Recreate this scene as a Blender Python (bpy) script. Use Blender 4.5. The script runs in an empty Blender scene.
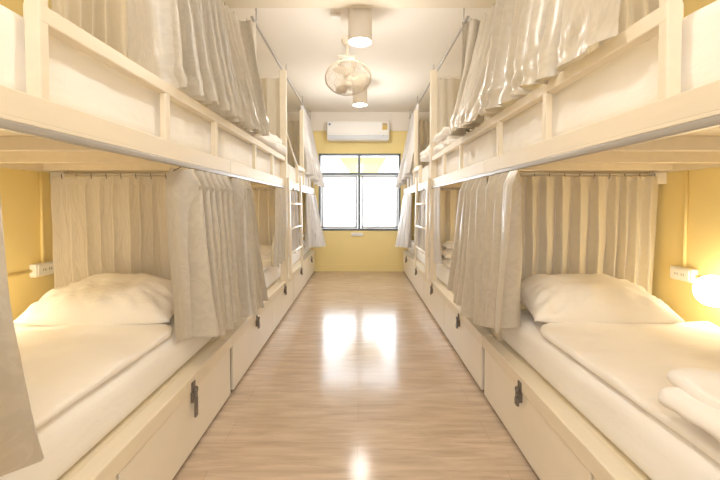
import bpy, bmesh, math, random
from mathutils import Vector, Matrix, noise
PI = math.pi
rnd = random.Random(7)
scene = bpy.context.scene
COL = scene.collection

# ------------------------------------------------------------------ layout (metres; camera looks along +y)
CH = 1.09                       # camera height
AF = {-1: 0.72, 1: 0.69}        # aisle face of the bunks on either side
WALL = {-1: 1.70, 1: 1.68}
YB = [0.13, 2.20, 4.26, 6.32]   # bunk boundaries
YW = 6.36                       # window wall
ZC = 2.56                       # ceiling
SIDE = {-1: 'left', 1: 'right'}
RANK = ['nearest', 'middle', 'farthest']

# ------------------------------------------------------------------ materials
def lin(c):
    return tuple(((v/255)/12.92 if v/255 <= .04045 else ((v/255+.055)/1.055)**2.4) for v in c) + (1,)

def mat(name, rgb, rough=.5, bump=0, bscale=40, metal=0, sheen=0, emit=None, estr=0, coat=0, var=0, vscale=6, stretch=(1, 1, 1), spec=.5, aniso=0, trans=0, alpha=1):
    m = bpy.data.materials.new(name); m.use_nodes = True
    nt = m.node_tree; b = nt.nodes['Principled BSDF']
    c = lin(rgb)
    b.inputs['Base Color'].default_value = c
    b.inputs['Roughness'].default_value = rough
    b.inputs['Metallic'].default_value = metal
    b.inputs['Specular IOR Level'].default_value = spec
    if sheen: b.inputs['Sheen Weight'].default_value = sheen
    if coat: b.inputs['Coat Weight'].default_value = coat; b.inputs['Coat Roughness'].default_value = .15
    if trans: b.inputs['Transmission Weight'].default_value = trans
    if emit:
        b.inputs['Emission Color'].default_value = lin(emit); b.inputs['Emission Strength'].default_value = estr
    tc = nt.nodes.new('ShaderNodeTexCoord'); mp = nt.nodes.new('ShaderNodeMapping')
    mp.inputs['Scale'].default_value = stretch
    nt.links.new(tc.outputs['Object'], mp.inputs['Vector'])
    if bump:
        n = nt.nodes.new('ShaderNodeTexNoise'); n.inputs['Scale'].default_value = bscale; n.inputs['Detail'].default_value = 4
        bp = nt.nodes.new('ShaderNodeBump'); bp.inputs['Strength'].default_value = bump; bp.inputs['Distance'].default_value = .01
        nt.links.new(mp.outputs[0], n.inputs['Vector']); nt.links.new(n.outputs['Fac'], bp.inputs['Height']); nt.links.new(bp.outputs[0], b.inputs['Normal'])
    if var:
        n = nt.nodes.new('ShaderNodeTexNoise'); n.inputs['Scale'].default_value = vscale; n.inputs['Detail'].default_value = 5
        r = nt.nodes.new('ShaderNodeMapRange'); r.inputs['From Min'].default_value = .3; r.inputs['From Max'].default_value = .7
        r.inputs['To Min'].default_value = 1-var; r.inputs['To Max'].default_value = 1+var*.4
        mx = nt.nodes.new('ShaderNodeVectorMath'); mx.operation = 'SCALE'; mx.inputs[0].default_value = c[:3]
        nt.links.new(mp.outputs[0], n.inputs['Vector']); nt.links.new(n.outputs['Fac'], r.inputs[0]); nt.links.new(r.outputs[0], mx.inputs['Scale'])
        nt.links.new(mx.outputs[0], b.inputs['Base Color'])
    return m

M = {}
M['frame'] = mat('cream_painted_wood', (234, 221, 196), .42, var=.04, vscale=5, stretch=(6, 1, 6))
M['deck'] = mat('bunk_underside_board', (238, 224, 194), .6, var=.08, vscale=4, stretch=(1, 6, 1))
M['drawer'] = mat('drawer_front_laminate', (240, 230, 210), .42, var=.03)
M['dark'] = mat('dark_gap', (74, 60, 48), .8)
M['sheet'] = mat('white_cotton_sheet', (250, 246, 241), .85, bump=.5, bscale=6, sheen=.2, stretch=(1, 1.2, 3))
M['cover'] = mat('white_cotton_cover', (250, 245, 239), .8, bump=.7, bscale=5, sheen=.2, stretch=(1, 3.2, 1))
M['pillow'] = mat('white_pillowcase', (250, 244, 234), .7, bump=.8, bscale=9, sheen=.2, stretch=(1, 2.6, 1))
M['wall'] = mat('yellow_painted_wall', (249, 226, 152), .7, bump=.03, bscale=60, var=.03, vscale=2)
M['ceil'] = mat('off_white_ceiling', (240, 233, 222), .85, var=.03, vscale=1)
M['beam'] = mat('tan_ceiling_beam', (226, 214, 190), .85)
M['white'] = mat('white_plastic', (244, 242, 238), .35)
M['offwhite'] = mat('white_painted_metal', (240, 234, 222), .35)
M['lampbody'] = mat('lamp_white_metal', (238, 228, 214), .45)
M['rail'] = mat('grey_steel_rail', (176, 172, 168), .35, metal=.6)
M['steel'] = mat('dark_steel', (112, 104, 96), .35, metal=.6)
M['black'] = mat('black_plastic', (46, 42, 40), .45)
M['winframe'] = mat('slate_window_frame', (104, 112, 116), .45)
M['sash'] = mat('grey_white_sash', (206, 212, 220), .4)
M['gold'] = mat('gold_label', (212, 176, 84), .4)
M['greyink'] = mat('grey_label', (150, 152, 150), .5)
M['blue'] = mat('blue_logo', (70, 92, 140), .5)
M['fan'] = mat('fan_ivory_plastic', (224, 210, 186), .4)
M['fanwire'] = mat('fan_wire', (196, 180, 154), .35)
M['fanlabel'] = mat('fan_silver_label', (232, 234, 238), .3)
M['glow'] = mat('lamp_glow', (255, 246, 226), .5, emit=(255, 240, 214), estr=26)
M['globe'] = mat('globe_glow', (255, 244, 220), .5, emit=(255, 234, 194), estr=15)
M['awning'] = mat('self_lit_awning', (200, 188, 124), .7, emit=(226, 218, 170), estr=.45)  # weak emission stands in for daylight on the backlit awning

def curtain_mat(name, rgb, rough, weave):
    m = bpy.data.materials.new(name); m.use_nodes = True
    nt = m.node_tree; b = nt.nodes['Principled BSDF']; L = nt.links
    b.inputs['Roughness'].default_value = rough; b.inputs['Sheen Weight'].default_value = .1
    b.inputs['Specular IOR Level'].default_value = .8
    tc = nt.nodes.new('ShaderNodeTexCoord'); mp = nt.nodes.new('ShaderNodeMapping')
    L.new(tc.outputs['UV'], mp.inputs['Vector'])
    mp.inputs['Scale'].default_value = (1.5, .55, 1)
    # brocade: swirling pattern that changes shade and gloss
    v = nt.nodes.new('ShaderNodeTexNoise'); v.inputs['Scale'].default_value = 24; v.inputs['Detail'].default_value = 2; v.inputs['Distortion'].default_value = 2.2
    L.new(mp.outputs[0], v.inputs['Vector'])
    r = nt.nodes.new('ShaderNodeMapRange'); r.inputs['From Min'].default_value = .44; r.inputs['From Max'].default_value = .56
    r.inputs['To Min'].default_value = 1-weave; r.inputs['To Max'].default_value = 1.03
    L.new(v.outputs['Fac'], r.inputs[0])
    sc = nt.nodes.new('ShaderNodeVectorMath'); sc.operation = 'SCALE'; sc.inputs[0].default_value = lin(rgb)[:3]
    L.new(r.outputs[0], sc.inputs['Scale']); L.new(sc.outputs[0], b.inputs['Base Color'])
    n = nt.nodes.new('ShaderNodeTexNoise'); n.inputs['Scale'].default_value = 4; n.inputs['Detail'].default_value = 3; n.inputs['Distortion'].default_value = 1.2
    mp2 = nt.nodes.new('ShaderNodeMapping'); mp2.inputs['Scale'].default_value = (3.4, .8, 1)
    L.new(tc.outputs['UV'], mp2.inputs['Vector']); L.new(mp2.outputs[0], n.inputs['Vector'])
    bp = nt.nodes.new('ShaderNodeBump'); bp.inputs['Strength'].default_value = .55; bp.inputs['Distance'].default_value = .015
    L.new(n.outputs['Fac'], bp.inputs['Height']); L.new(bp.outputs[0], b.inputs['Normal'])
    # a little light through the cloth
    tr = nt.nodes.new('ShaderNodeBsdfTranslucent'); L.new(sc.outputs[0], tr.inputs['Color'])
    mx = nt.nodes.new('ShaderNodeMixShader'); mx.inputs[0].default_value = .08
    out = nt.nodes['Material Output']
    L.new(b.outputs[0], mx.inputs[1]); L.new(tr.outputs[0], mx.inputs[2]); L.new(mx.outputs[0], out.inputs['Surface'])
    return m
M['satin'] = curtain_mat('beige_satin_brocade', (197, 187, 169), .30, .06)
M['silver'] = curtain_mat('silver_lined_satin', (210, 206, 203), .34, .04)
M['lining'] = curtain_mat('matte_curtain_cloth', (222, 212, 192), .5, .0)

def floor_mat():
    m = bpy.data.materials.new('pale_wood_laminate'); m.use_nodes = True
    nt = m.node_tree; b = nt.nodes['Principled BSDF']; L = nt.links
    tc = nt.nodes.new('ShaderNodeTexCoord')
    br = nt.nodes.new('ShaderNodeTexBrick'); br.inputs['Scale'].default_value = 1
    br.inputs['Brick Width'].default_value = 1.22; br.inputs['Row Height'].default_value = .19
    br.inputs['Mortar Size'].default_value = .0012; br.inputs['Mortar Smooth'].default_value = .4; br.inputs['Bias'].default_value = 0
    br.inputs['Color1'].default_value = lin((191, 165, 138)); br.inputs['Color2'].default_value = lin((199, 175, 149)); br.inputs['Mortar'].default_value = lin((164, 142, 120))
    L.new(tc.outputs['Object'], br.inputs['Vector'])
    mp = nt.nodes.new('ShaderNodeMapping'); mp.inputs['Scale'].default_value = (1.4, 11, 1); L.new(tc.outputs['Object'], mp.inputs['Vector'])
    n = nt.nodes.new('ShaderNodeTexNoise'); n.inputs['Scale'].default_value = 2.6; n.inputs['Detail'].default_value = 8; n.inputs['Roughness'].default_value = .62; n.inputs['Distortion'].default_value = .4
    L.new(mp.outputs[0], n.inputs['Vector'])
    r = nt.nodes.new('ShaderNodeMapRange'); r.inputs['From Min'].default_value = .32; r.inputs['From Max'].default_value = .68; r.inputs['To Min'].default_value = .74; r.inputs['To Max'].default_value = 1.14
    L.new(n.outputs['Fac'], r.inputs[0])
    sc = nt.nodes.new('ShaderNodeVectorMath'); sc.operation = 'SCALE'; L.new(br.outputs['Color'], sc.inputs[0]); L.new(r.outputs[0], sc.inputs['Scale'])
    L.new(sc.outputs[0], b.inputs['Base Color']); b.inputs['Specular IOR Level'].default_value = .26
    r2 = nt.nodes.new('ShaderNodeMapRange'); r2.inputs['To Min'].default_value = .1; r2.inputs['To Max'].default_value = .2; L.new(n.outputs['Fac'], r2.inputs[0]); L.new(r2.outputs[0], b.inputs['Roughness'])
    bp = nt.nodes.new('ShaderNodeBump'); bp.inputs['Strength'].default_value = .08; bp.inputs['Distance'].default_value = .004
    L.new(n.outputs['Fac'], bp.inputs['Height']); L.new(bp.outputs[0], b.inputs['Normal'])
    return m
M['floor'] = floor_mat()

def glass_mat():
    m = bpy.data.materials.new('window_glass'); m.use_nodes = True
    nt = m.node_tree; nt.nodes.clear()
    o = nt.nodes.new('ShaderNodeOutputMaterial'); mx = nt.nodes.new('ShaderNodeMixShader'); mx.inputs[0].default_value = .06
    t = nt.nodes.new('ShaderNodeBsdfTransparent'); g = nt.nodes.new('ShaderNodeBsdfGlossy'); g.inputs['Roughness'].default_value = .05
    nt.links.new(t.outputs[0], mx.inputs[1]); nt.links.new(g.outputs[0], mx.inputs[2]); nt.links.new(mx.outputs[0], o.inputs[0])
    return m
M['glass'] = glass_mat()

# ------------------------------------------------------------------ mesh helpers
def box(bm, x0, x1, y0, y1, z0, z1, bev=.004, seg=2):
    if x0 > x1: x0, x1 = x1, x0
    if y0 > y1: y0, y1 = y1, y0
    g = bmesh.ops.create_cube(bm, size=1)['verts']
    for v in g:
        v.co = Vector(((x0+x1)/2+v.co.x*(x1-x0), (y0+y1)/2+v.co.y*(y1-y0), (z0+z1)/2+v.co.z*(z1-z0)))
    if bev:
        es = list({e for v in g for e in v.link_edges})
        bmesh.ops.bevel(bm, geom=es, offset=min(bev, (x1-x0)*.4, (y1-y0)*.4, (z1-z0)*.4), segments=seg, affect='EDGES', profile=.5)
    return bm

def tube(bm, pts, r, n=10, cap=True):
    pts = [Vector(p) for p in pts]; rings = []
    for i, p in enumerate(pts):
        d = (pts[min(i+1, len(pts)-1)]-pts[max(i-1, 0)]).normalized()
        up = Vector((0, 0, 1)) if abs(d.z) < .9 else Vector((1, 0, 0))
        a = d.cross(up).normalized(); b = d.cross(a).normalized()
        rr = r[i] if isinstance(r, (list, tuple)) else r
        rings.append([bm.verts.new(p+a*math.cos(2*PI*k/n)*rr+b*math.sin(2*PI*k/n)*rr) for k in range(n)])
    for i in range(len(rings)-1):
        for k in range(n):
            bm.faces.new((rings[i][k], rings[i][(k+1) % n], rings[i+1][(k+1) % n], rings[i+1][k]))
    if cap:
        bm.faces.new(rings[0]); bm.faces.new(rings[-1][::-1])
    return bm

def lathe(bm, prof, c, n=40, axis=None):
    c = Vector(c); q = Vector((0, 0, 1)).rotation_difference(Vector(axis)) if axis else None
    rings = []
    for r, z in prof:
        ring = []
        for k in range(n):
            p = Vector((max(r, 1e-4)*math.cos(2*PI*k/n), max(r, 1e-4)*math.sin(2*PI*k/n), z))
            if q: p = q @ p
            ring.append(bm.verts.new(c+p))
        rings.append(ring)
    for i in range(len(rings)-1):
        for k in range(n):
            bm.faces.new((rings[i][k], rings[i][(k+1) % n], rings[i+1][(k+1) % n], rings[i+1][k]))
    return bm

def torus(bm, c, R, r, axis=(0, 0, 1), n=48, m=8):
    q = Vector((0, 0, 1)).rotation_difference(Vector(axis)); c = Vector(c)
    vs = [[bm.verts.new(c+q @ Vector(((R+r*math.cos(2*PI*j/m))*math.cos(2*PI*i/n), (R+r*math.cos(2*PI*j/m))*math.sin(2*PI*i/n), r*math.sin(2*PI*j/m)))) for j in range(m)] for i in range(n)]
    for i in range(n):
        for j in range(m):
            bm.faces.new((vs[i][j], vs[(i+1) % n][j], vs[(i+1) % n][(j+1) % m], vs[i][(j+1) % m]))
    return bm

def softbox(bm, x0, x1, y0, y1, z0, z1, r, nx, ny, nz, disp=None):
    """subdivided box with rounded edges; disp(p, n) returns an offset vector"""
    if x0 > x1: x0, x1 = x1, x0
    c = Vector(((x0+x1)/2, (y0+y1)/2, (z0+z1)/2)); h = Vector(((x1-x0)/2, (y1-y0)/2, (z1-z0)/2))
    cache = {}
    def V(i, j, k):
        key = (i, j, k)
        if key in cache: return cache[key]
        def f(a, n):   # denser toward edges
            t = 2*a/n-1
            return math.copysign(1-(1-abs(t))**1.35, t)
        p = Vector((f(i, nx)*h.x, f(j, ny)*h.y, f(k, nz)*h.z))
        q = Vector((max(-h.x+r, min(h.x-r, p.x)), max(-h.y+r, min(h.y-r, p.y)), max(-h.z+r, min(h.z-r, p.z))))
        d = p-q; nrm = d.normalized() if d.length > 1e-9 else Vector((0, 0, 1))
        p = q+nrm*r if d.length > 1e-9 else p
        p = p+c
        if disp: p = p+disp(p, nrm)
        cache[key] = bm.verts.new(p); return cache[key]
    def face(fn, na, nb, flip):
        for a in range(na):
            for b in range(nb):
                vs = [fn(a, b), fn(a+1, b), fn(a+1, b+1), fn(a, b+1)]
                bm.faces.new(vs[::-1] if flip else vs)
    face(lambda a, b: V(a, b, nz), nx, ny, False); face(lambda a, b: V(a, b, 0), nx, ny, True)
    face(lambda a, b: V(a, 0, b), nx, nz, False); face(lambda a, b: V(a, ny, b), nx, nz, True)
    face(lambda a, b: V(0, a, b), ny, nz, True); face(lambda a, b: V(nx, a, b), ny, nz, False)
    return bm

def center_of(bm):
    xs = [v.co.x for v in bm.verts]; ys = [v.co.y for v in bm.verts]; zs = [v.co.z for v in bm.verts]
    return Vector(((min(xs)+max(xs))/2, (min(ys)+max(ys))/2, min(zs)))

def world_loc(o):
    p = Vector((0, 0, 0))
    while o: p = p+o.location; o = o.parent
    return p

def obj(name, bm, m, parent=None, smooth=False, angle=None):
    o_loc = world_loc(parent) if parent else center_of(bm)
    bmesh.ops.translate(bm, verts=bm.verts, vec=-o_loc)
    bmesh.ops.recalc_face_normals(bm, faces=bm.faces)
    me = bpy.data.meshes.new(name); bm.to_mesh(me); bm.free()
    if smooth:
        for p in me.polygons: p.use_smooth = True
    me.materials.append(m)
    o = bpy.data.objects.new(name, me); COL.objects.link(o)
    if parent: o.parent = parent
    else: o.location = o_loc
    return o

def tag(o, label, cat, group=None, kind=None):
    o['label'] = label; o['category'] = cat
    if group: o['group'] = group
    if kind: o['kind'] = kind
    return o

def thing(name, label, cat, loc, group=None):
    o = bpy.data.objects.new(name, None); COL.objects.link(o); o.location = loc; o.empty_display_size = .1
    return tag(o, label, cat, group)

def struct(name, bm, m, label=None):
    o = obj(name, bm, m); o['kind'] = 'structure'
    o['label'] = label or name.replace('_', ' '); o['category'] = name.split('_')[0]
    return o

B = bmesh.new
def nz3(p, s=1.0, off=0.0):
    return noise.noise(Vector((p[0]*s+off, p[1]*s-off*.7, p[2]*s+off*1.3)))

# ------------------------------------------------------------------ room
struct('floor', box(B(), -1.75, 1.73, -1.4, YW+.1, -.06, 0, 0), M['floor'], 'pale wood laminate floor of the dormitory aisle')
struct('ceiling', box(B(), -1.75, 1.73, -1.4, YW+.1, ZC, ZC+.06, 0), M['ceil'], 'off-white ceiling')
struct('trim_1', box(B(), -1.72, 1.70, 2.38, 2.86, ZC-.07, ZC+.01, .004), M['beam'], 'tan ceiling beam crossing the room')
struct('wall_left', box(B(), -1.76, -WALL[-1], -1.4, YW+.1, 0, ZC, 0), M['wall'], 'yellow wall behind the left bunks')
struct('wall_right', box(B(), WALL[1], 1.74, -1.4, YW+.1, 0, ZC, 0), M['wall'], 'yellow wall behind the right bunks')
WX0, WX1, WZ0, WZ1 = -.665, .655, .66, 1.90
bm = B()
box(bm, -1.72, WX0, YW, YW+.1, 0, ZC, 0); box(bm, WX1, 1.70, YW, YW+.1, 0, ZC, 0)
box(bm, WX0, WX1, YW, YW+.1, 0, WZ0, 0); box(bm, WX0, WX1, YW, YW+.1, WZ1, ZC-.28, 0)
struct('wall_back', bm, M['wall'], 'yellow end wall around the window')
struct('trim_2', box(B(), -1.72, 1.70, YW-.03, YW+.1, ZC-.30, ZC, .003), M['ceil'], 'grey-white band along the top of the end wall')
struct('baseboard_back', box(B(), -1.7, 1.68, YW-.015, YW, 0, .11, .003), M['wall'], 'yellow baseboard under the window')
struct('baseboard_left', box(B(), -WALL[-1], -WALL[-1]+.012, -1.4, YW, 0, .1, .002), M['wall'], 'yellow baseboard behind the left bunks')
struct('baseboard_right', box(B(), WALL[1]-.012, WALL[1], -1.4, YW, 0, .1, .002), M['wall'], 'yellow baseboard behind the right bunks')

# window: slate outer frame, transom lights, two casements
w = thing('window_1', 'wide slate-framed window with two casements and two top lights', 'window', (0, YW, WZ0)); w['kind'] = 'structure'
bm = B(); t = .035; xm = -.012; zt = 1.575
box(bm, WX0, WX0+t, YW-.01, YW+.07, WZ0, WZ1, .003); box(bm, WX1-t, WX1, YW-.01, YW+.07, WZ0, WZ1, .003)
box(bm, WX0, WX1, YW-.01, YW+.07, WZ0, WZ0+t, .003); box(bm, WX0, WX1, YW-.01, YW+.07, WZ1-t, WZ1, .003)
box(bm, WX0, WX1, YW-.012, YW+.07, zt-.02, zt+.02, .003); box(bm, xm-.022, xm+.022, YW-.014, YW+.07, WZ0, WZ1, .003)
obj('window_frame', bm, M['winframe'], w)
for i, (xa, xb) in enumerate(((WX0+t, xm-.022), (xm+.022, WX1-t))):
    bm = B(); q = .04; z0, z1 = WZ0+t, zt-.02
    box(bm, xa+.008, xa+q, YW-.03, YW+.03, z0+.005, z1-.005, .003); box(bm, xb-q, xb-.008, YW-.03, YW+.03, z0+.005, z1-.005, .003)
    box(bm, xa+.008, xb-.008, YW-.03, YW+.03, z0+.005, z0+q, .003); box(bm, xa+.008, xb-.008, YW-.03, YW+.03, z1-q, z1-.005, .003)
    box(bm, xa+q, xb-q, YW-.005, YW+.01, (z0+z1)/2+.02, (z0+z1)/2+.028, 0)
    sash = obj('window_sash', bm, M['sash'], w)
    obj('pane', box(B(), xa+q, xb-q, YW+.004, YW+.008, z0+q, z1-q, 0), M['glass'], sash)
    obj('pane', box(B(), xa, xb, YW+.02, YW+.024, zt+.02, WZ1-t, 0), M['glass'], w)
    hb = B(); hx = xb-.02 if i == 0 else xa+.02
    for zz in (z0+.12, z1-.12): box(hb, hx-.008, hx+.008, YW-.045, YW-.03, zz-.03, zz+.03, .003)
    obj('hinge', hb, M['white'], sash)
# white plate under the window
o = obj('cable_box', box(B(), -.14, .05, YW-.03, YW+.002, .575, .625, .004), M['white'])
tag(o, 'small white cover plate fixed to the yellow wall just below the window', 'wall plate')
# neighbour's awning seen through the top lights
bm = B()
vs = [bm.verts.new(p) for p in ((-.42, 7.6, 1.99), (.52, 7.6, 1.99), (.30, 7.75, 1.62), (-.14, 7.75, 1.62))]; bm.faces.new(vs)
ex = bmesh.ops.extrude_face_region(bm, geom=list(bm.faces)); bmesh.ops.translate(bm, verts=[v for v in ex['geom'] if isinstance(v, bmesh.types.BMVert)], vec=(0, .03, 0))
o = obj('awning', bm, M['awning']); tag(o, 'pale yellow sloping awning outside, seen through the top window lights', 'awning')

# ------------------------------------------------------------------ air conditioner
ac = thing('air_conditioner', 'white wall-mounted air conditioner above the window', 'air conditioner', (0, 6.25, 2.09))
ax0, ax1, ay0, az0, az1 = -.515, .455, 6.13, 2.085, 2.375
bm = B(); box(bm, ax0, ax1, ay0, YW-.02, az0, az1, .025, 4); obj('housing', bm, M['white'], ac)
bm = B()
box(bm, ax0+.01, ax1-.01, ay0-.006, ay0+.02, az0+.09, az1-.02, .006); obj('front_panel', bm, M['white'], ac)
bm = B(); box(bm, ax0+.02, ax1-.02, ay0-.004, ay0+.02, az0+.012, az0+.075, .006); obj('air_flap', bm, M['sash'], ac)
obj('logo_badge', box(B(), ax0+.03, ax0+.06, ay0-.009, ay0-.005, az1-.07, az1-.04, .001), M['blue'], ac)
lb = obj('energy_label', box(B(), ax1-.11, ax1-.03, ay0-.009, ay0-.005, az1-.14, az1-.03, .001), M['gold'], ac)
obj('label_strip', box(B(), ax1-.10, ax1-.04, ay0-.011, ay0-.008, az1-.065, az1-.045, 0), M['greyink'], lb)
bm = B(); box(bm, ax1-.10, ax1-.085, ay0-.009, ay0-.004, az0+.055, az0+.066, 0); obj('indicator_light', bm, M['greyink'], ac)

# ------------------------------------------------------------------ ceiling lamps
def lamp(y, label, energy, x=0.0):
    t = thing('ceiling_lamp', label, 'ceiling lamp', (x, y, ZC-.26), 'white cylinder ceiling lamps')
    r = .087
    bm = B(); lathe(bm, [(r, 0), (r+.001, .002), (r+.001, .255), (r-.004, .26), (0, .26)], (x, y, ZC-.262)); lathe(bm, [(r, 0), (r-.008, 0), (r-.008, .03)], (x, y, ZC-.262))
    obj('lamp_body', bm, M['lampbody'], t, True)
    bm = B(); lathe(bm, [(0, 0), (.04, .001), (.074, .012), (.078, .02), (0, .02)], (x, y, ZC-.262+.006)); obj('bulb_diffuser', bm, M['glow'], t, True)
    bm = B(); lathe(bm, [(.005, 0), (.006, .002), (.004, .006), (0, .006)], (x, y-r-.004, ZC-.03), n=12, axis=(0, -1, 0)); obj('screw', bm, M['black'], t)
    l = bpy.data.lights.new('lamp_light', 'POINT'); l.shadow_soft_size = .06; l.energy = energy; l.color = (1, .94, .86)
    lo = bpy.data.objects.new('lamp_light', l); COL.objects.link(lo); lo.parent = t; lo.location = (0, 0, -.07)
    return t
lamp(2.98, 'white cylinder ceiling lamp with bright bulb, nearer one above the fan', 16)
lamp(4.85, 'white cylinder ceiling lamp showing just below the fan cage, farther one', 20)
lamp(1.0, 'added white cylinder fill lamp overhead out of view in front of the beam', 11)  # unseen lamp, added to brighten the near bunks
lamp(-.6, 'added white cylinder fill lamp overhead out of view behind the viewer', 13)  # added out of view to light the room from behind

# ------------------------------------------------------------------ ceiling fan (orbit fan in a wire cage)
fc = Vector((-.105, 3.5, 2.195)); ax = Vector((.05, -math.cos(math.radians(60)), -math.sin(math.radians(60)))).normalized()
q = Vector((0, 0, 1)).rotation_difference(ax)
fan = thing('wall_fan', 'ceiling-mounted orbit fan with round wire cage tilted down over the aisle', 'fan', fc)
def fp(r, a, d): return fc+q @ Vector((r*math.cos(a), r*math.sin(a), d))
R = .2
bm = B()
torus(bm, fp(0, 0, 0), R, .006, ax)
for rr, dd in ((.17, .038), (.12, .06), (.06, .07)): torus(bm, fp(0, 0, dd), rr, .0016, ax, 40, 5)
for k in range(56):
    a = 2*PI*k/56
    tube(bm, [fp(.035, a, .072), fp(.09, a, .068), fp(.14, a, .055), fp(.18, a, .03), fp(R, a, 0)], .0018, 5, False)
obj('front_guard', bm, M['fanwire'], fan, True)
bm = B()
for rr, dd in ((.17, -.045), (.11, -.07)): torus(bm, fp(0, 0, dd), rr, .0016, ax, 40, 5)
for k in range(56):
    a = 2*PI*(k+.5)/56
    tube(bm, [fp(.06, a, -.085), fp(.11, a, -.07), fp(.17, a, -.045), fp(R, a, 0)], .0018, 5, False)
obj('rear_guard', bm, M['fanwire'], fan, True)
bm = B(); lathe(bm, [(0, .076), (.03, .075), (.036, .07), (.036, .066), (0, .066)], fc, 24, ax); obj('guard_badge', bm, M['fan'], fan, True)
bm = B(); lathe(bm, [(0, .05), (.028, .045), (.034, .02), (.034, -.03), (0, -.03)], fc, 24, ax); obj('hub', bm, M['fan'], fan, True)
for k in range(3):
    bm = B(); n = 12
    rows = []
    for i in range(n+1):
        f = i/n; r = .03+f*.145; a0 = 2*PI*k/3
        wdt = (.35+.85*math.sin(PI*min(1, f*.8+.1)))*.55
        rows.append([bm.verts.new(fp(r, a0+wdt*(j/6-.5)*1.5+f*.25, .02-.04*(j/6-.5)*(1-f*.3))) for j in range(7)])
    for i in range(n):
        for j in range(6): bm.faces.new((rows[i][j], rows[i+1][j], rows[i+1][j+1], rows[i][j+1]))
    obj('fan_blade', bm, M['fan'], fan, True)
bm = B(); lathe(bm, [(0, -.20), (.05, -.198), (.066, -.18), (.07, -.12), (.062, -.09), (.05, -.085), (0, -.085)], fc, 28, ax); obj('motor_housing', bm, M['fan'], fan, True)
mtop = fp(0, 0, -.14)
bm = B()
for sx in (-1, 1):
    tube(bm, [mtop+Vector((sx*.075, 0, -.0)), mtop+Vector((sx*.085, 0, .05)), mtop+Vector((sx*.07, 0, .09))], .009, 8)
box(bm, mtop.x-.085, mtop.x+.085, mtop.y-.02, mtop.y+.03, mtop.z+.085, mtop.z+.10, .004)
tube(bm, [mtop+Vector((0, .005, .095)), Vector((mtop.x, mtop.y+.005, ZC-.02))], .014, 12)
lathe(bm, [(.012, -.05), (.05, -.03), (.058, 0)], (mtop.x, mtop.y+.005, ZC), 24)
obj('mounting_bracket', bm, M['fan'], fan, True)
obj('nameplate', box(B(), mtop.x-.04, mtop.x+.04, mtop.y-.079, mtop.y-.074, mtop.z-.02, mtop.z+.015, .003), M['fanlabel'], fan)

bm = B(); tube(bm, [(-.21, 2.87, ZC-.004), (-.21, 3.1, ZC-.004)], .004, 6); tube(bm, [(-.17, 3.1, ZC-.006), (-.13, 3.4, ZC-.006)], .004, 6)
box(bm, -.225, -.15, 3.07, 3.13, ZC-.022, ZC, .003)
o = obj('wiring_cable', bm, M['offwhite']); tag(o, 'thin white cable clipped along the ceiling beside the near lamp', 'cable')

# ------------------------------------------------------------------ bunks
def hasp_mesh(bm, s, y, zt):
    xf = AF[s]
    box(bm, s*(xf-.006), s*(xf+.001), y-.016, y+.016, zt-.012, zt+.034, .002)
    torus(bm, (s*(xf-.014), y, zt-.002), .013, .004, (1, 0, 0), 16, 6)
    box(bm, s*(xf-.010), s*(xf+.006), y-.012, y+.012, zt-.055, zt-.012, .002)

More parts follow.
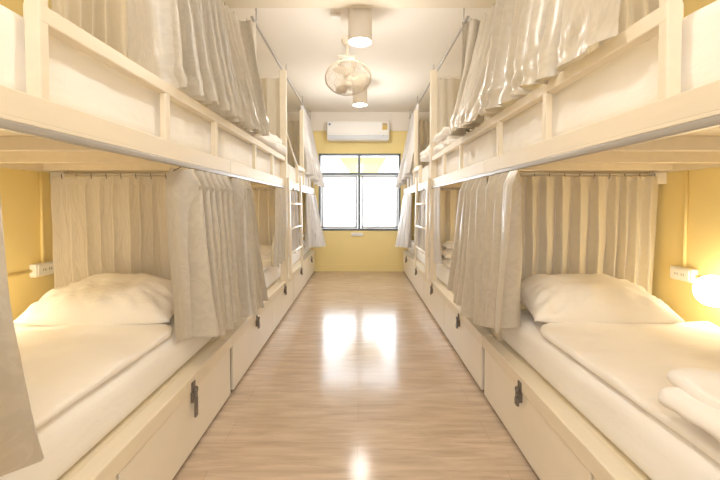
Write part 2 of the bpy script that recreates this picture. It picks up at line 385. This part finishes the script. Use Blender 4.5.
def bunk(s, i):
    y0, y1 = YB[i], YB[i+1]; a = AF[s]; wl = WALL[s]
    S = lambda d: s*(a+d)                    # d = distance outward from the aisle face
    W = s*(wl-.005)
    lab = {0: 'cream two-tier bunk nearest the viewer on the %s, lower bed open to view',
           1: 'cream two-tier bunk in the middle of the %s row, before the ladder',
           2: 'cream two-tier bunk farthest along the %s row, beside the window'}[i] % SIDE[s]
    t = thing('bunk_bed', lab, 'bunk bed', (s*(a+wl)/2, (y0+y1)/2, 0), 'cream two-tier bunks down both sides of the aisle')
    P = lambda n, bm, m='frame': obj(n, bm, M[m], t)
    g = .012
    # lower rail and deck
    P('side_rail', box(B(), S(0), S(.065), y0+.002, y1-.002, .285, .348, .004))
    P('bed_base', box(B(), S(.065), W, y0+.01, y1-.01, .315, .338, .003), 'deck')
    # plinth and carcass behind the drawers
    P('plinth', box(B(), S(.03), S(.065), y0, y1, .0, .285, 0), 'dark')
    for k in range(2):
        d0 = y0+(.034 if k == 0 else .008)+k*1.03; d1 = y0+1.03*(k+1)-(.005 if k == 0 else .006)
        d1 = min(d1, y1-.006)
        dr = P('drawer', box(B(), S(.006), S(.022), d0, d1, .022, .282, .003), 'drawer')
        if not (i == 0 and k == 0):
            bm = B(); ym = (d0+d1)/2; hasp_mesh(bm, s, ym, .292)
            obj('hasp', bm, M['steel'], dr)
            pl = thing('padlock', None, 'padlock', (S(-.012), ym, .2), 'padlocks on the under-bed drawers')
            nth = i*2+k
            pl['label'] = 'small steel padlock on the %s under-bed drawer along the %s row' % (['', 'nearest full', 'second', 'third', 'fourth', 'farthest'][nth], SIDE[s])
            long_ = (s == -1 and i == 0)
            zb = .278
            bm = B(); tube(bm, [(S(-.014), ym-.010, zb-.024), (S(-.014), ym-.010, zb-.004), (S(-.014), ym-.006, zb+.004), (S(-.014), ym+.006, zb+.004), (S(-.014), ym+.010, zb-.004), (S(-.014), ym+.010, zb-.024)], .003, 8); obj('shackle', bm, M['steel'], pl, True)
            if long_:
                bm = B(); box(bm, S(-.018), S(-.008), ym-.012, ym+.014, zb-.105, zb-.022, .004)
            else:
                bm = B(); box(bm, S(-.020), S(-.007), ym-.015, ym+.015, zb-.056, zb-.022, .005)
            obj('lock_body', bm, M['steel'], pl)
    # inner posts at the boundaries
    for yy in (y0+.002, y1-.052):
        P('post', box(B(), S(.068), S(.118), yy, yy+.05, .0, 1.27, .003))
    # upper beam, deck, joists
    P('upper_side_rail', box(B(), S(.0), S(.05), y0+.001, y1-.001, 1.27, 1.33, .003))
    P('ledge', box(B(), S(.0), S(.075), y0+.003, y1-.003, 1.262, 1.272, .002))
    P('upper_deck', box(B(), S(.05), W, y0+.003, y1-.003, 1.315, 1.33, 0), 'deck')
    P('wall_rail', box(B(), W, W-s*.035, y0+.003, y1-.003, 1.262, 1.315, .002))
    yj = y0+.04
    while yj < y1-.03:
        P('joist', box(B(), S(.05), W-s*.035, yj, yj+.045, 1.268, 1.315, .002)); yj += .38
    # end panels between head and foot: low boards
    P('end_board', box(B(), S(.118), W-s*.045, y1-.03, y1-.006, .34, .42, .002))
    # guard rail with short posts
    gs = {0: (.898, y1, (.898, 1.472, 1.975)), 1: (y0, 3.80, (2.725, 3.27)), 2: (4.62, y1, (4.62, 5.10, 5.62, 6.25))}[i]
    P('guard_rail', box(B(), S(.0), S(.04), gs[0]+.001, gs[1]-.001, 1.503, 1.545, .004))
    for n_, yy in enumerate(gs[2]):
        top = 1.59 if (i == 0 and n_ == 0) else 1.503
        P('guard_post', box(B(), S(.001), S(.036 if n_ == 0 and i != 1 else .024), yy, yy+(.027 if n_ == 0 and i == 0 else .034), 1.325, top, .003))
    if i == 1:
        P('tall_post', box(B(), S(-.012), S(.05), 3.80, 3.855, .285, 2.37, .004))
    if i == 2:
        P('tall_post', box(B(), S(.01), S(.06), 5.10, 5.15, 1.53, 2.30, .004))
        if s == -1:
            bm = B(); tube(bm, [(S(.0), 3.86, 1.80), (S(.005), 4.25, 1.64), (S(.012), 4.64, 1.53)], .009, 8); P('brace', bm)
    return t
for s in (-1, 1):
    for i in range(3): bunk(s, i)

# ladders hooked on the rails
for s in (-1, 1):
    a = AF[s]
    xt, xb_ = s*(a-.018), s*(a-.045)
    t = thing('ladder', 'cream wooden ladder with thin white rungs at the %s bunks' % SIDE[s], 'ladder', (xb_, 4.2, .3), 'bunk ladders on either side of the aisle')
    y_n, y_f = 3.83, 4.55
    def stile(x0, x1, y, z1, z0):
        bm = B(); box(bm, -.012, .012, -.024, .024, 0, 1, .003)
        for v in bm.verts:
            f = v.co.z; v.co = Vector((v.co.x+x0+(x1-x0)*f, v.co.y+y, z0+(z1-z0)*f))
        return bm
    obj('stile', stile(xb_, xt-s*.008, y_n, 1.345, .352), M['frame'], t)
    obj('stile', stile(s*(a-.05), s*(a-.032), y_f, 1.40, .352), M['frame'], t)
    for z in (.60, .84, 1.09, ):
        f = (z-.3)/1.05
        bm = B(); tube(bm, [(xb_+(xt-xb_)*f, y_n, z), (s*(a-.05)+s*.018*f, y_f, z)], .012, 10); obj('rung', bm, M['offwhite'], t, True)

# ------------------------------------------------------------------ mattresses, covers
def mattress(s, i, low):
    y0, y1 = YB[i]+.03, YB[i+1]-.03; a = AF[s]; wl = WALL[s]-.012
    if low: x0, x1, z0, z1, r = a+.078, wl-.05, .339, .515, .05
    else: x0, x1, z0, z1, r = a+.052, wl-.04, 1.331, 1.528, .03
    if low: x0 = a+.122 if False else a+.075
    sd = rnd.random()*50
    def disp(p, n):
        w = .5*nz3(p, 3.2, sd)+.45*nz3((p.x*.8, p.y*2.6, p.z), 7, sd)
        side = abs(n.x) > .6
        k = .012 if not side else .009
        if n.z < -.3: return Vector((0, 0, 0))
        d = n*(w*k)
        if side: d += n*(.006*noise.noise(Vector((p.y*1.5+sd, p.z*22+p.y*3, 0))))
        return d
    yy0, yy1 = y0, y1
    bm = B(); softbox(bm, s*x0, s*x1, yy0, yy1, z0, z1, r, 26, 70 if i < 2 else 30, 8, disp)
    o = obj('mattress', bm, M['sheet'], None, True)
    tag(o, 'white-sheeted mattress on the %s tier of the %s %s bunk' % ('lower' if low else 'upper', RANK[i], SIDE[s]), 'mattress', 'white mattresses on the bunks')
for s in (-1, 1):
    for i in range(3):
        mattress(s, i, True); mattress(s, i, False)

for s in (-1, 1):
    a = AF[s]
    for i in (0, 1, 2):
        y0, y1 = YB[i]+.07, YB[i+1]-.40; sd = rnd.random()*30
        def disp(p, n):
            if n.z < -.3: return Vector((0, 0, 0))
            w = noise.noise(Vector((p.x*3.0+sd, p.y*7+p.x*2.5, sd)))*.011+nz3(p, 2.4, sd)*.006
            w += .004*math.sin(26*(p.y+.35*math.sin(p.x*3+sd)+p.x*.3))*max(0, min(1, (abs(p.x)-a-.1)*3))
            return Vector((0, 0, w)) + (Vector((n.x, 0, 0))*.01*noise.noise(Vector((p.y*3, p.z*10, sd))))
        bm = B(); softbox(bm, s*(a+.085), s*(WALL[s]-.08), y0, y1,   .523, .550, .0135, 44, 110 if i == 0 else 50, 3, disp)
        # round the head-end corner
        cx, cy, rr = a+.085+.16, y1-.16, .16
        for v in bm.verts:
            X = abs(v.co.x)
            if X < cx and v.co.y > cy:
                d = Vector((cx-X, v.co.y-cy)); m_ = max(d.x, d.y)
                if d.length > 1e-6:
                    k = m_/d.length; v.co.x = s*(cx-d.x*k); v.co.y = cy+d.y*k
        o = obj('bed_cover', bm, M['cover'], None, True)
        tag(o, 'thin white cotton cover spread over the lower %s bed, %s one' % (SIDE[s], ['nearest', 'middle', 'farthest'][i]), 'bed cover', 'white covers on the lower beds')

# ------------------------------------------------------------------ pillows
def pillow(c, hx, hy, T, rz, tilt, label, m='pillow', group='white pillows', seed=1, rx=0):
    bm = B(); n = 36; m2 = 26
    top, botm = {}, {}
    def P(i, j, sg):
        u, v = 2*i/n-1, 2*j/m2-1
        u = math.copysign(abs(u)**.85, u); v = math.copysign(abs(v)**.85, v)
        px = hx*u*(1-.075*(1-v*v)*abs(u)**3); py = hy*v*(1-.09*(1-u*u)*abs(v)**3)
        h = T*(max(0, (1-abs(u)**2.6))*max(0, (1-abs(v)**2.4)))**.55
        ed = abs(u)**4+abs(v)**4
        a_ = math.atan2(v, u)
        h += sg*.0
        wr = .020*noise.noise(Vector((px*8+seed, py*8, seed)))+.016*math.sin(a_*20+3*noise.noise(Vector((px*5, py*5, seed))))*max(0, min(1, ed*1.1))*min(1, (1-max(abs(u), abs(v)))*5)
        wr += .010*noise.noise(Vector((px*20+py*12, py*9-px*5, seed+3)))
        wr *= min(1, (1-max(abs(u), abs(v)))*6)
        hh = (h+wr) if sg > 0 else -(h*.55)
        return Vector((px, py, hh))
    Rm = Matrix.Rotation(rz, 3, 'Z') @ Matrix.Rotation(tilt, 3, 'X') @ Matrix.Rotation(rx, 3, 'Y')
    for i in range(n+1):
        for j in range(m2+1):
            edge = i in (0, n) or j in (0, m2)
            top[i, j] = bm.verts.new(Rm @ P(i, j, 1)+Vector(c))
            botm[i, j] = top[i, j] if edge else bm.verts.new(Rm @ P(i, j, -1)+Vector(c))
    for i in range(n):
        for j in range(m2):
            bm.faces.new((top[i, j], top[i+1, j], top[i+1, j+1], top[i, j+1]))
            bm.faces.new((botm[i, j+1], botm[i+1, j+1], botm[i+1, j], botm[i, j]))
    o = obj('pillow', bm, M[m], None, True)
    return tag(o, label, 'pillow', group)
pillow((-1.20, 1.93, .60), .345, .205, .125, .03, math.radians(10), 'plump white pillow on the lower near left bed', seed=2)
pillow((1.125, 1.945, .60), .335, .205, .125, -.03, math.radians(10), 'plump white pillow on the lower near right bed beside the glowing lamp', seed=9)
pillow((-1.16, 3.98, .575), .33, .2, .10, 0, math.radians(8), 'white pillow on the middle left lower bed, seen past the curtains', seed=4)
pillow((1.18, 3.98, .57), .36, .2, .085, 0, 0, 'white pillow on the middle right lower bed, under a folded blanket', seed=5)
pillow((-1.16, 6.05, .575), .30, .18, .10, 0, math.radians(8), 'white pillow at the far end of the left lower bed by the window', seed=14)
pillow((1.14, 6.05, .575), .30, .18, .10, 0, math.radians(8), 'white pillow at the far end of the right lower bed by the window', seed=15)

# folded blankets
def folded(x0, x1, y0, y1, z, hts, label, seed, s, group='folded white blankets', mt='cover', r=.028):
    t = thing('folded_blanket', label, 'blanket', ((x0+x1)/2, (y0+y1)/2, z), group)
    zz = z
    for k, h in enumerate(hts):
        j = (.016*((k*37+seed) % 5-2), .014*((k*17+seed) % 5-2))
        def disp(p, n, k=k):
            w = .030*nz3(p, 4.2, seed+k)+.012*nz3((p.x, p.y, p.z*2), 13, seed+k)
            return n*w*(1 if n.z > -.5 else .1)
        bm = B(); softbox(bm, x0+j[0], x1+j[0], y0+j[1], y1+j[1], zz, zz+h, min(h*.48, r), 26, 26, 6, disp)
        obj('fold_layer', bm, M[mt], t, True); zz += h*.97
    return t
folded(.79, 1.52, .45, 1.0, .563, (.03, .034, .032), 'rumpled folded white blanket at the foot of the near right lower bed', 3, 1)
folded(.86, 1.45, 3.78, 4.12, .64, (.05,), 'flat folded white blanket on top of the pillow, middle right lower bed', 8, 1)
folded(-1.35, -.725, 2.66, 3.77, 1.553, (.085, .07), 'puffy folded white duvet above the guard rail of the middle left upper bunk', 4, -1, r=.035)
folded(.69, 1.3, 3.95, 4.42, 1.555, (.06, .055, .04), 'stack of folded white bedding on the upper right bunk at the ladder gap', 5, 1)
folded(.705, 1.3, 3.2, 3.775, 1.555, (.06, .055, .04), 'stack of folded white bedding on the upper right bunk just before the ladder', 11, 1)

# ------------------------------------------------------------------ curtains
def pl_eval(pts, u):
    L = [0]
    for i in range(1, len(pts)): L.append(L[-1]+(Vector(pts[i])-Vector(pts[i-1])).length)
    d = u*L[-1]
    for i in range(1, len(pts)):
        if d <= L[i]+1e-9:
            f = (d-L[i-1])/max(1e-9, L[i]-L[i-1]); p = Vector(pts[i-1]).lerp(Vector(pts[i]), f)
            return p, (Vector(pts[i])-Vector(pts[i-1])).normalized()
    return Vector(pts[-1]), (Vector(pts[-1])-Vector(pts[-2])).normalized()

def curtain(name, label, top, bot, zt, zb, n, at=.02, ab=.045, seed=1, m='satin', group=None, power=1.2, rumple=0, hooks=True, cloth_w=None, tang=.45, sharp=.8, head=True, bow=0, outward=None, knife=False, panel=0):
    """pleated cloth between a top path and a bottom path; n folds"""
    R_ = random.Random(seed); nu = n*(24 if knife else 12); nv = 46
    ph = [0]
    for i in range(nu): ph.append(ph[-1]+(.65+.7*abs(noise.noise(Vector((i/(nu/n)*.9, seed*3.1, 0))))*2))
    ph = [p/ph[-1]*2*PI*n for p in ph]
    if panel:     # a wide flat leading edge before the folds start
        ip = int(panel*nu)
        ph = [PI*.35+.3*PI*k/ip if k < ip else PI*.65+(2*PI*n-PI*.65)*(k-ip)/(nu-ip) for k in range(nu+1)]
    amps = [R_.uniform(.6, 1.25) for _ in range(n+2)]
    grid = []
    ztf = zt if callable(zt) else (lambda u: zt); zbf = zb if callable(zb) else (lambda u: zb)
    for j in range(nv+1):
        v = j/nv; row = []
        for i in range(nu+1):
            u = i/nu
            pt, tt = pl_eval(top, u); pb, tb = pl_eval(bot, u)
            f = v**power
            p = pt.lerp(pb, f); tan = tt.lerp(tb, f).normalized(); nor = Vector((-tan.y, tan.x))
            a = ph[i]; k = amps[min(n, int(a/(2*PI)))]*(.5+.5*abs(math.sin(a/2)))+.35
            wob = (.15 if knife else .9)*noise.noise(Vector((v*1.6+seed, u*n*.35, seed*1.7)))*v
            sn = math.sin(a+wob)
            if knife:
                fr = ((a+wob)/(2*PI)) % 1; saw = (fr/.8 if fr < .8 else (1-fr)/.2)*2-1; sn = .92*saw+.08*sn
            sh = math.copysign(abs(sn)**sharp, sn)
            if v < .085: am = at*.55+(at*.45)*v/.085
            else: am = at+(ab-at)*((v-.085)/.915)**1.1
            off = sh*am*k
            # second ripple
            if knife: off = sh*am*.8
            else: off += .15*am*math.sin(2.3*a+seed)*v
            tg = math.cos(a+wob)*am*tang*min(1, .3+v*3)
            q_ = p+nor*off+tan*tg*-1
            z = ztf(u)+(zbf(u)-ztf(u))*v+.018*math.cos(a*.5+seed)*noise.noise(Vector((u*n*.6, seed, 3)))*v**6
            q3 = Vector((q_.x, q_.y, z))
            if outward is not None and bow: q3 += Vector((outward*bow*math.sin(PI*v), 0, 0))
            q3 += Vector((.006*noise.noise(Vector((q3.x*6, q3.y*6, q3.z*4+seed))), .006*noise.noise(Vector((q3.y*6, q3.z*5, seed))), 0))
            if rumple and v > .8:
                w = (v-.8)/.2
                q3 += Vector((noise.noise(Vector((u*n*1.3, v*14, seed)))*rumple*w, noise.noise(Vector((u*n*1.3+9, v*14, seed)))*rumple*w, abs(noise.noise(Vector((u*n*.8, v*7, seed+5))))*rumple*w*.7))
            else:
                q3.z += .010*math.sin(a*.5+seed)*v*v
            row.append(q3)
        grid.append(row)
    bm = B(); uvl = bm.loops.layers.uv.new('UVMap')
    wlen = cloth_w or n*.13; hlen = abs(ztf(.5)-zbf(.5))
    js = 3 if head else 0
    def build(bm, uvl, ja, jb, push=0):
        V = [[bm.verts.new(grid[j][i]) for i in range(nu+1)] for j in range(ja, jb+1)]
        for j in range(jb-ja):
            for i in range(nu):
                fc_ = bm.faces.new((V[j][i], V[j+1][i], V[j+1][i+1], V[j][i+1]))
                for lp, (ii, jj) in zip(fc_.loops, ((i, j+ja), (i, j+ja+1), (i+1, j+ja+1), (i+1, j+ja))):
                    lp[uvl].uv = (ii/nu*wlen, jj/nv*hlen)
    build(bm, uvl, js, nv)
    o = obj(name, bm, M[m], None, True)
    tag(o, label, 'curtain', group)
    if head:
        bm = B(); uvl = bm.loops.layers.uv.new('UVMap'); build(bm, uvl, 0, js)
        obj('heading_tape', bm, M[m], o, True)
    if hooks:
        for kk in range(n):
            u = (kk+.5)/n; i = min(nu, int(u*nu)); p = grid[0][i]
            pt, tt = pl_eval(top, u)
            bm = B(); tube(bm, [(pt.x, pt.y, p.z+.016), (pt.x, pt.y, p.z+.004), (p.x, p.y, p.z-.012)], .0022, 6)
            obj('curtain_hook', bm, M['steel'], o)
    return o

FG = 'beige satin curtains drawn back along the bunk fronts'
TG = 'curtains hung across between neighbouring bunks'
for s in (-1, 1):
    a = AF[s]; sd = SIDE[s]; W = WALL[s]
    X = lambda d: s*(a+d)
    # ---- rods
    def rail(name, label, bm, m='rail'): return tag(obj(name, bm, M[m], None, True), label, 'curtain rail', 'curtain rails along and across the bunks')
    bm = B(); box(bm, X(-.002), X(.018), .14, 4.2, 1.242, 1.2615, .003)
    rail('curtain_rail', 'long grey curtain rail under the upper tier of the near %s bunks' % sd, bm)
    bm = B(); box(bm, X(-.002), X(.018), 4.3, 6.3, 1.242, 1.2615, .003)
    rail('curtain_rail', 'grey curtain rail under the upper tier of the farthest %s bunk' % sd, bm)
    bm = B(); box(bm, s*.77, s*.79, 2.88, 6.25, 2.43, 2.448, .003)
    for yy in (3.0, 4.2, 5.4, 6.2): tube(bm, [(s*.78, yy, 2.445), (s*.78, yy, ZC)], .005, 6)
    rail('curtain_rail', 'grey rail hung below the ceiling along the %s bunks' % sd, bm)
    for k, yy in ((0, 2.17), (1, 4.23)):
        bm = B(); tube(bm, [(X(.13), yy, 1.252), (s*(W-.02), yy, 1.252)], .006, 8)
        box(bm, s*(W-.075), s*(W-.001), yy-.01, yy+.01, 1.20, 1.262, .002)
        rail('curtain_rail', 'thin curtain rod across the head of the %s lower %s bed' % (RANK[k], sd), bm, 'offwhite')
        bm = B(); tube(bm, [(s*.79, yy, 2.438), (s*(W-.02), yy, 2.438)], .006, 8)
        rail('curtain_rail', 'thin curtain rod across above the %s upper %s bunk' % (RANK[k], sd), bm, 'offwhite')
    bm = B(); tube(bm, [(s*.79, 6.27, 2.41), (s*(W-.02), 6.27, 2.41)], .006, 8)
    rail('curtain_rail', 'thin curtain rod in front of the end wall above the farthest upper %s bunk' % sd, bm, 'offwhite')
    # ---- transverse curtains
    for k, yy in ((0, 2.155), (1, 4.21)):
        yy -= .0
        curtain('curtain', 'cream pleated curtain hung across behind the pillow of the %s lower %s bed' % (RANK[k], sd), [(s*(W-.03), yy), (X(.14), yy)], [(s*(W-.05), yy-.0), (X(.14), yy)], 1.240, .56, 10 if k == 0 else 8, .034, .056, 31+k+5*s, 'lining', TG, tang=.0, sharp=1, knife=True)
        curtain('curtain', 'cream pleated curtain hung across the %s end of the %s upper %s bunk' % ('head', RANK[k], sd), [(s*(W-.03), yy+.02), (s*.80, yy+.02)], [(s*(W-.04), yy+.02), (s*.80, yy+.02)], 2.425, 1.52, 9 if k == 0 else 7, .022, .045, 41+k+5*s, 'lining', TG, tang=.2)
    curtain('curtain', 'cream curtain hung against the end wall above the farthest upper %s bunk' % sd, [(s*(W-.03), 6.24), (s*.80, 6.24)], [(s*(W-.04), 6.24), (s*.80, 6.24)], 2.40, 1.52, 8, .014, .024, 51+5*s, 'lining', TG)
# ---- front curtains, lower tier
curtain('curtain', 'beige satin curtain at the left edge of the view hanging over the near lower bed', [(-.72, .40), (-.725, .79)], [(-.74, .30), (-.70, .60), (-.77, .90)], 1.236, .515, 3, .02, .04, 3, 'satin', FG, power=2.0)
curtain('curtain', 'beige satin curtain with flat edge panel gathered on the near left lower bunk', [(-.725, 1.56), (-.722, 2.13)], [(-.70, 1.66), (-.70, 2.10)], 1.236, lambda u: .50-.02*u, 7, .044, .062, 5, 'satin', FG, sharp=.75, panel=.13)
curtain('curtain', 'beige satin curtain gathered on the left ahead of the middle lower bed, over its drawer', [(-.722, 2.20), (-.722, 2.53)], [(-.69, 2.06), (-.67, 2.66)], 1.236, lambda u: .46-.03*u, 5, .042, .06, 6, 'satin', FG)
curtain('curtain', 'narrow beige curtain bunched just before the left ladder, lower tier', [(-.725, 3.40), (-.722, 3.74)], [(-.72, 3.30), (-.735, 3.66)], 1.236, .56, 4, .018, .03, 8, 'satin', FG)
curtain('curtain', 'pale silvery curtain hanging behind the rungs of the left ladder', [(-.74, 4.0), (-.74, 4.6)], [(-.745, 3.95), (-.745, 4.7)], 1.236, .55, 5, .02, .03, 9, 'silver', FG)
curtain('curtain', 'pale beige curtain swung out toward the window from the farthest left lower bunk', [(-.725, 5.35), (-.722, 6.2)], [(-.68, 5.2), (-.57, 5.9)], 1.236, lambda u: .52-.06*u, 5, .025, .05, 10, 'silver', FG)
curtain('curtain', 'shiny beige satin curtain with creased panel on the near right lower bunk', [(.695, 1.68), (.692, 2.10)], [(.695, 1.76), (.68, 2.08)], 1.236, lambda u: .51-.03*u, 4, .045, .062, 12, 'satin', FG, sharp=.75, panel=.22)
curtain('curtain', 'beige satin curtain gathered on the right over the middle lower bed, second from the viewer', [(.692, 2.16), (.692, 2.60)], [(.66, 2.06), (.68, 2.80)], 1.236, lambda u: .45+.06*u, 6, .045, .065, 13, 'satin', FG)
curtain('curtain', 'narrow beige curtain bunched just before the right ladder, lower tier', [(.70, 3.44), (.70, 3.72)], [(.71, 3.46), (.715, 3.68)], 1.236, .56, 3, .016, .026, 14, 'silver', FG)
curtain('curtain', 'pale silvery curtain hanging behind the rungs of the right ladder', [(.71, 4.0), (.71, 4.6)], [(.715, 3.95), (.715, 4.7)], 1.236, .55, 5, .02, .03, 15, 'silver', FG)
curtain('curtain', 'pale beige curtain swung out toward the window from the farthest right lower bunk', [(.695, 5.35), (.692, 6.2)], [(.65, 5.2), (.56, 5.9)], 1.236, lambda u: .52-.06*u, 5, .025, .05, 16, 'silver', FG)
# ---- front curtains, upper tier
curtain('curtain', 'patterned silver-beige curtain gathered over the guard rail of the near left upper bunk', [(-.775, 1.36), (-.78, 2.15)], [(-.765, 1.42), (-.715, 1.68), (-.685, 2.26)], 2.42, 1.548, 8, .032, .05, 17, 'satin', FG, rumple=.015, sharp=.75, power=1.6, panel=.16)
curtain('curtain', 'beige curtain with flat top edge at the middle left upper bunk', [(-.93, 2.36), (-.91, 2.78), (-.88, 2.925), (-.765, 2.95)], [(-.69, 2.34), (-.675, 2.76)], 2.44, 1.56, 5, .025, .045, 18, 'satin', FG, rumple=.02)
curtain('curtain', 'grey-white curtain flaring out toward the window from the farthest left upper bunk', [(-.78, 5.25), (-.78, 6.15)], [(-.70, 5.2), (-.57, 6.0)], 2.42, lambda u: 1.50-.17*u, 5, .022, .05, 19, 'silver', FG)
curtain('curtain', 'wide shiny satin curtain with its hem on the near right upper guard rail', [(.76, 1.0), (.77, 2.15)], [(.715, 1.035), (.695, 1.5), (.675, 2.16)], 2.42, lambda u: 1.525+.03*u, 7, .034, .05, 20, 'satin', FG, rumple=.035, power=1.5, tang=.3, panel=.24)
curtain('curtain', 'beige curtain with flat top edge and crumpled hem, middle right upper bunk', [(.95, 2.25), (.91, 2.78), (.885, 2.925), (.75, 2.95)], [(.65, 2.22), (.655, 2.72)], 2.44, 1.55, 6, .028, .05, 21, 'satin', FG, rumple=.04)
curtain('curtain', 'grey-white curtain flaring out toward the window from the farthest right upper bunk', [(.78, 5.25), (.78, 6.15)], [(.67, 5.2), (.56, 6.0)], 2.42, lambda u: 1.50-.17*u, 5, .022, .05, 22, 'silver', FG)

# ------------------------------------------------------------------ sockets, conduits and wall lamps
for s in (-1, 1):
    W = WALL[s]; sd = SIDE[s]; ym = 2.03 if s == 1 else 2.06; zc = .735 if s == 1 else .745
    if s == -1: ym = 2.09; zc = .745
    else: ym = 2.02; zc = .73
    t = thing('wall_socket', 'white surface-mounted power socket on the yellow wall by the near %s pillow' % sd, 'socket', (s*W, ym, zc-.035), 'white sockets above the pillows')
    obj('socket_box', box(B(), s*(W-.035), s*W, ym-.075, ym+.065, zc-.034, zc+.034, .005), M['white'], t)
    fcov = obj('face_plate', box(B(), s*(W-.040), s*(W-.034), ym-.062, ym+.055, zc-.027, zc+.027, .003), M['white'], t)
    for yy in (-.025, .015):
        bm = B()
        for k in (-1, 1): box(bm, s*(W-.0415), s*(W-.0395), ym+yy+k*.007-.0022, ym+yy+k*.007+.0022, zc-.006, zc+.006, 0)
        obj('outlet', bm, M['greyink'], fcov)
    bm = B(); tube(bm, [(s*(W-.01), ym+.0, zc+.034), (s*(W-.01), ym+.0, 1.262)], .008, 8)
    tube(bm, [(s*(W-.01), ym-.075, zc), (s*(W-.01), 1.70, zc-.005)], .008, 8)
    o = obj('cable_conduit', bm, M['wall'], None, True); tag(o, 'thin yellow-painted conduit running up the wall from the near %s socket' % sd, 'conduit')

def wall_lamp(s, y, z, label, e):
    W = WALL[s]
    t = thing('wall_lamp', label, 'wall lamp', (s*W, y, z-.05), 'glowing globe lamps by the pillows')
    bm = B(); lathe(bm, [(0, 0), (.045, 0), (.05, .006), (.045, .02), (.02, .03), (.018, .05), (0, .05)], (s*W, y, z), 24, (-s, 0, 0)); obj('base', bm, M['white'], t, True)
    bm = B(); bmesh.ops.create_uvsphere(bm, u_segments=32, v_segments=20, radius=.07); bmesh.ops.translate(bm, verts=bm.verts, vec=(s*(W-.095), y, z)); obj('lamp_shade', bm, M['globe'], t, True)
wall_lamp(1, 1.76, .70, 'round glowing globe lamp on the yellow wall beside the near right pillow', 1)
wall_lamp(-1, 1.60, .70, 'round glowing globe lamp on the yellow wall beside the near left pillow', 1)
wall_lamp(1, 3.75, .72, 'round glowing globe lamp at the middle right lower bed', 1)
wall_lamp(-1, 3.75, .72, 'round glowing globe lamp at the middle left lower bed', 1)
wall_lamp(1, 1.30, 1.90, 'round glowing globe lamp above the near right upper bunk', 1)
wall_lamp(-1, 1.30, 1.90, 'round glowing globe lamp above the near left upper bunk', 1)

# ------------------------------------------------------------------ light
def area(name, loc, rot, sx, sy, e, col):
    l = bpy.data.lights.new(name, 'AREA'); l.shape = 'RECTANGLE'; l.size = sx; l.size_y = sy; l.energy = e; l.color = col
    o = bpy.data.objects.new(name, l); COL.objects.link(o); o.location = loc; o.rotation_euler = rot; return o
area('daylight', (0, 8.3, 1.7), (math.radians(-90), 0, 0), 4.2, 3.2, 260, (.93, .97, 1.0))
area('fill_light', (0, -1.1, 1.9), (math.radians(74), 0, 0), 2.6, 1.2, 17, (1, .96, .9))  # soft area light added behind the camera to fill the room
wd = bpy.data.worlds.new('world'); scene.world = wd; wd.use_nodes = True
bg = wd.node_tree.nodes['Background']; bg.inputs[0].default_value = (1, .985, .97, 1); bg.inputs[1].default_value = .78
# overcast sky: much brighter beyond the window (+y) than behind; the open room end lets it in as added fill
_n = wd.node_tree; _tc = _n.nodes.new('ShaderNodeTexCoord'); _sx = _n.nodes.new('ShaderNodeSeparateXYZ'); _mr = _n.nodes.new('ShaderNodeMapRange')
_n.links.new(_tc.outputs['Generated'], _sx.inputs[0]); _n.links.new(_sx.outputs['Y'], _mr.inputs[0])
_mr.inputs['From Min'].default_value = .3; _mr.inputs['From Max'].default_value = .8; _mr.inputs['To Min'].default_value = .8; _mr.inputs['To Max'].default_value = 4.5
_n.links.new(_mr.outputs[0], bg.inputs[1])
_cr = _n.nodes.new('ShaderNodeMix'); _cr.data_type = 'RGBA'; _cr.inputs[6].default_value = (1, .985, .97, 1); _cr.inputs[7].default_value = (.93, .97, 1, 1)
_m2 = _n.nodes.new('ShaderNodeMapRange'); _m2.inputs['From Min'].default_value = .3; _m2.inputs['From Max'].default_value = .8
_n.links.new(_sx.outputs['Y'], _m2.inputs[0]); _n.links.new(_m2.outputs[0], _cr.inputs[0]); _n.links.new(_cr.outputs[2], bg.inputs[0])

# ------------------------------------------------------------------ camera
cam = bpy.data.cameras.new('camera'); co = bpy.data.objects.new('camera', cam); COL.objects.link(co); scene.camera = co
cam.lens = 19.7; cam.sensor_width = 36; cam.clip_start = .02
pitch = 1.6
co.location = (0, 0, CH); co.rotation_euler = (math.radians(90-pitch), 0, 0)
cam.shift_y = -(36-394*math.tan(math.radians(pitch)))/720
cam.shift_x = 0

vs_ = scene.view_settings
vs_.view_transform = 'Standard'; vs_.look = 'None'; vs_.exposure = .14; vs_.gamma = 1.18
scene.cycles.use_denoising = True
scene.cycles.max_bounces = 10; scene.cycles.diffuse_bounces = 6
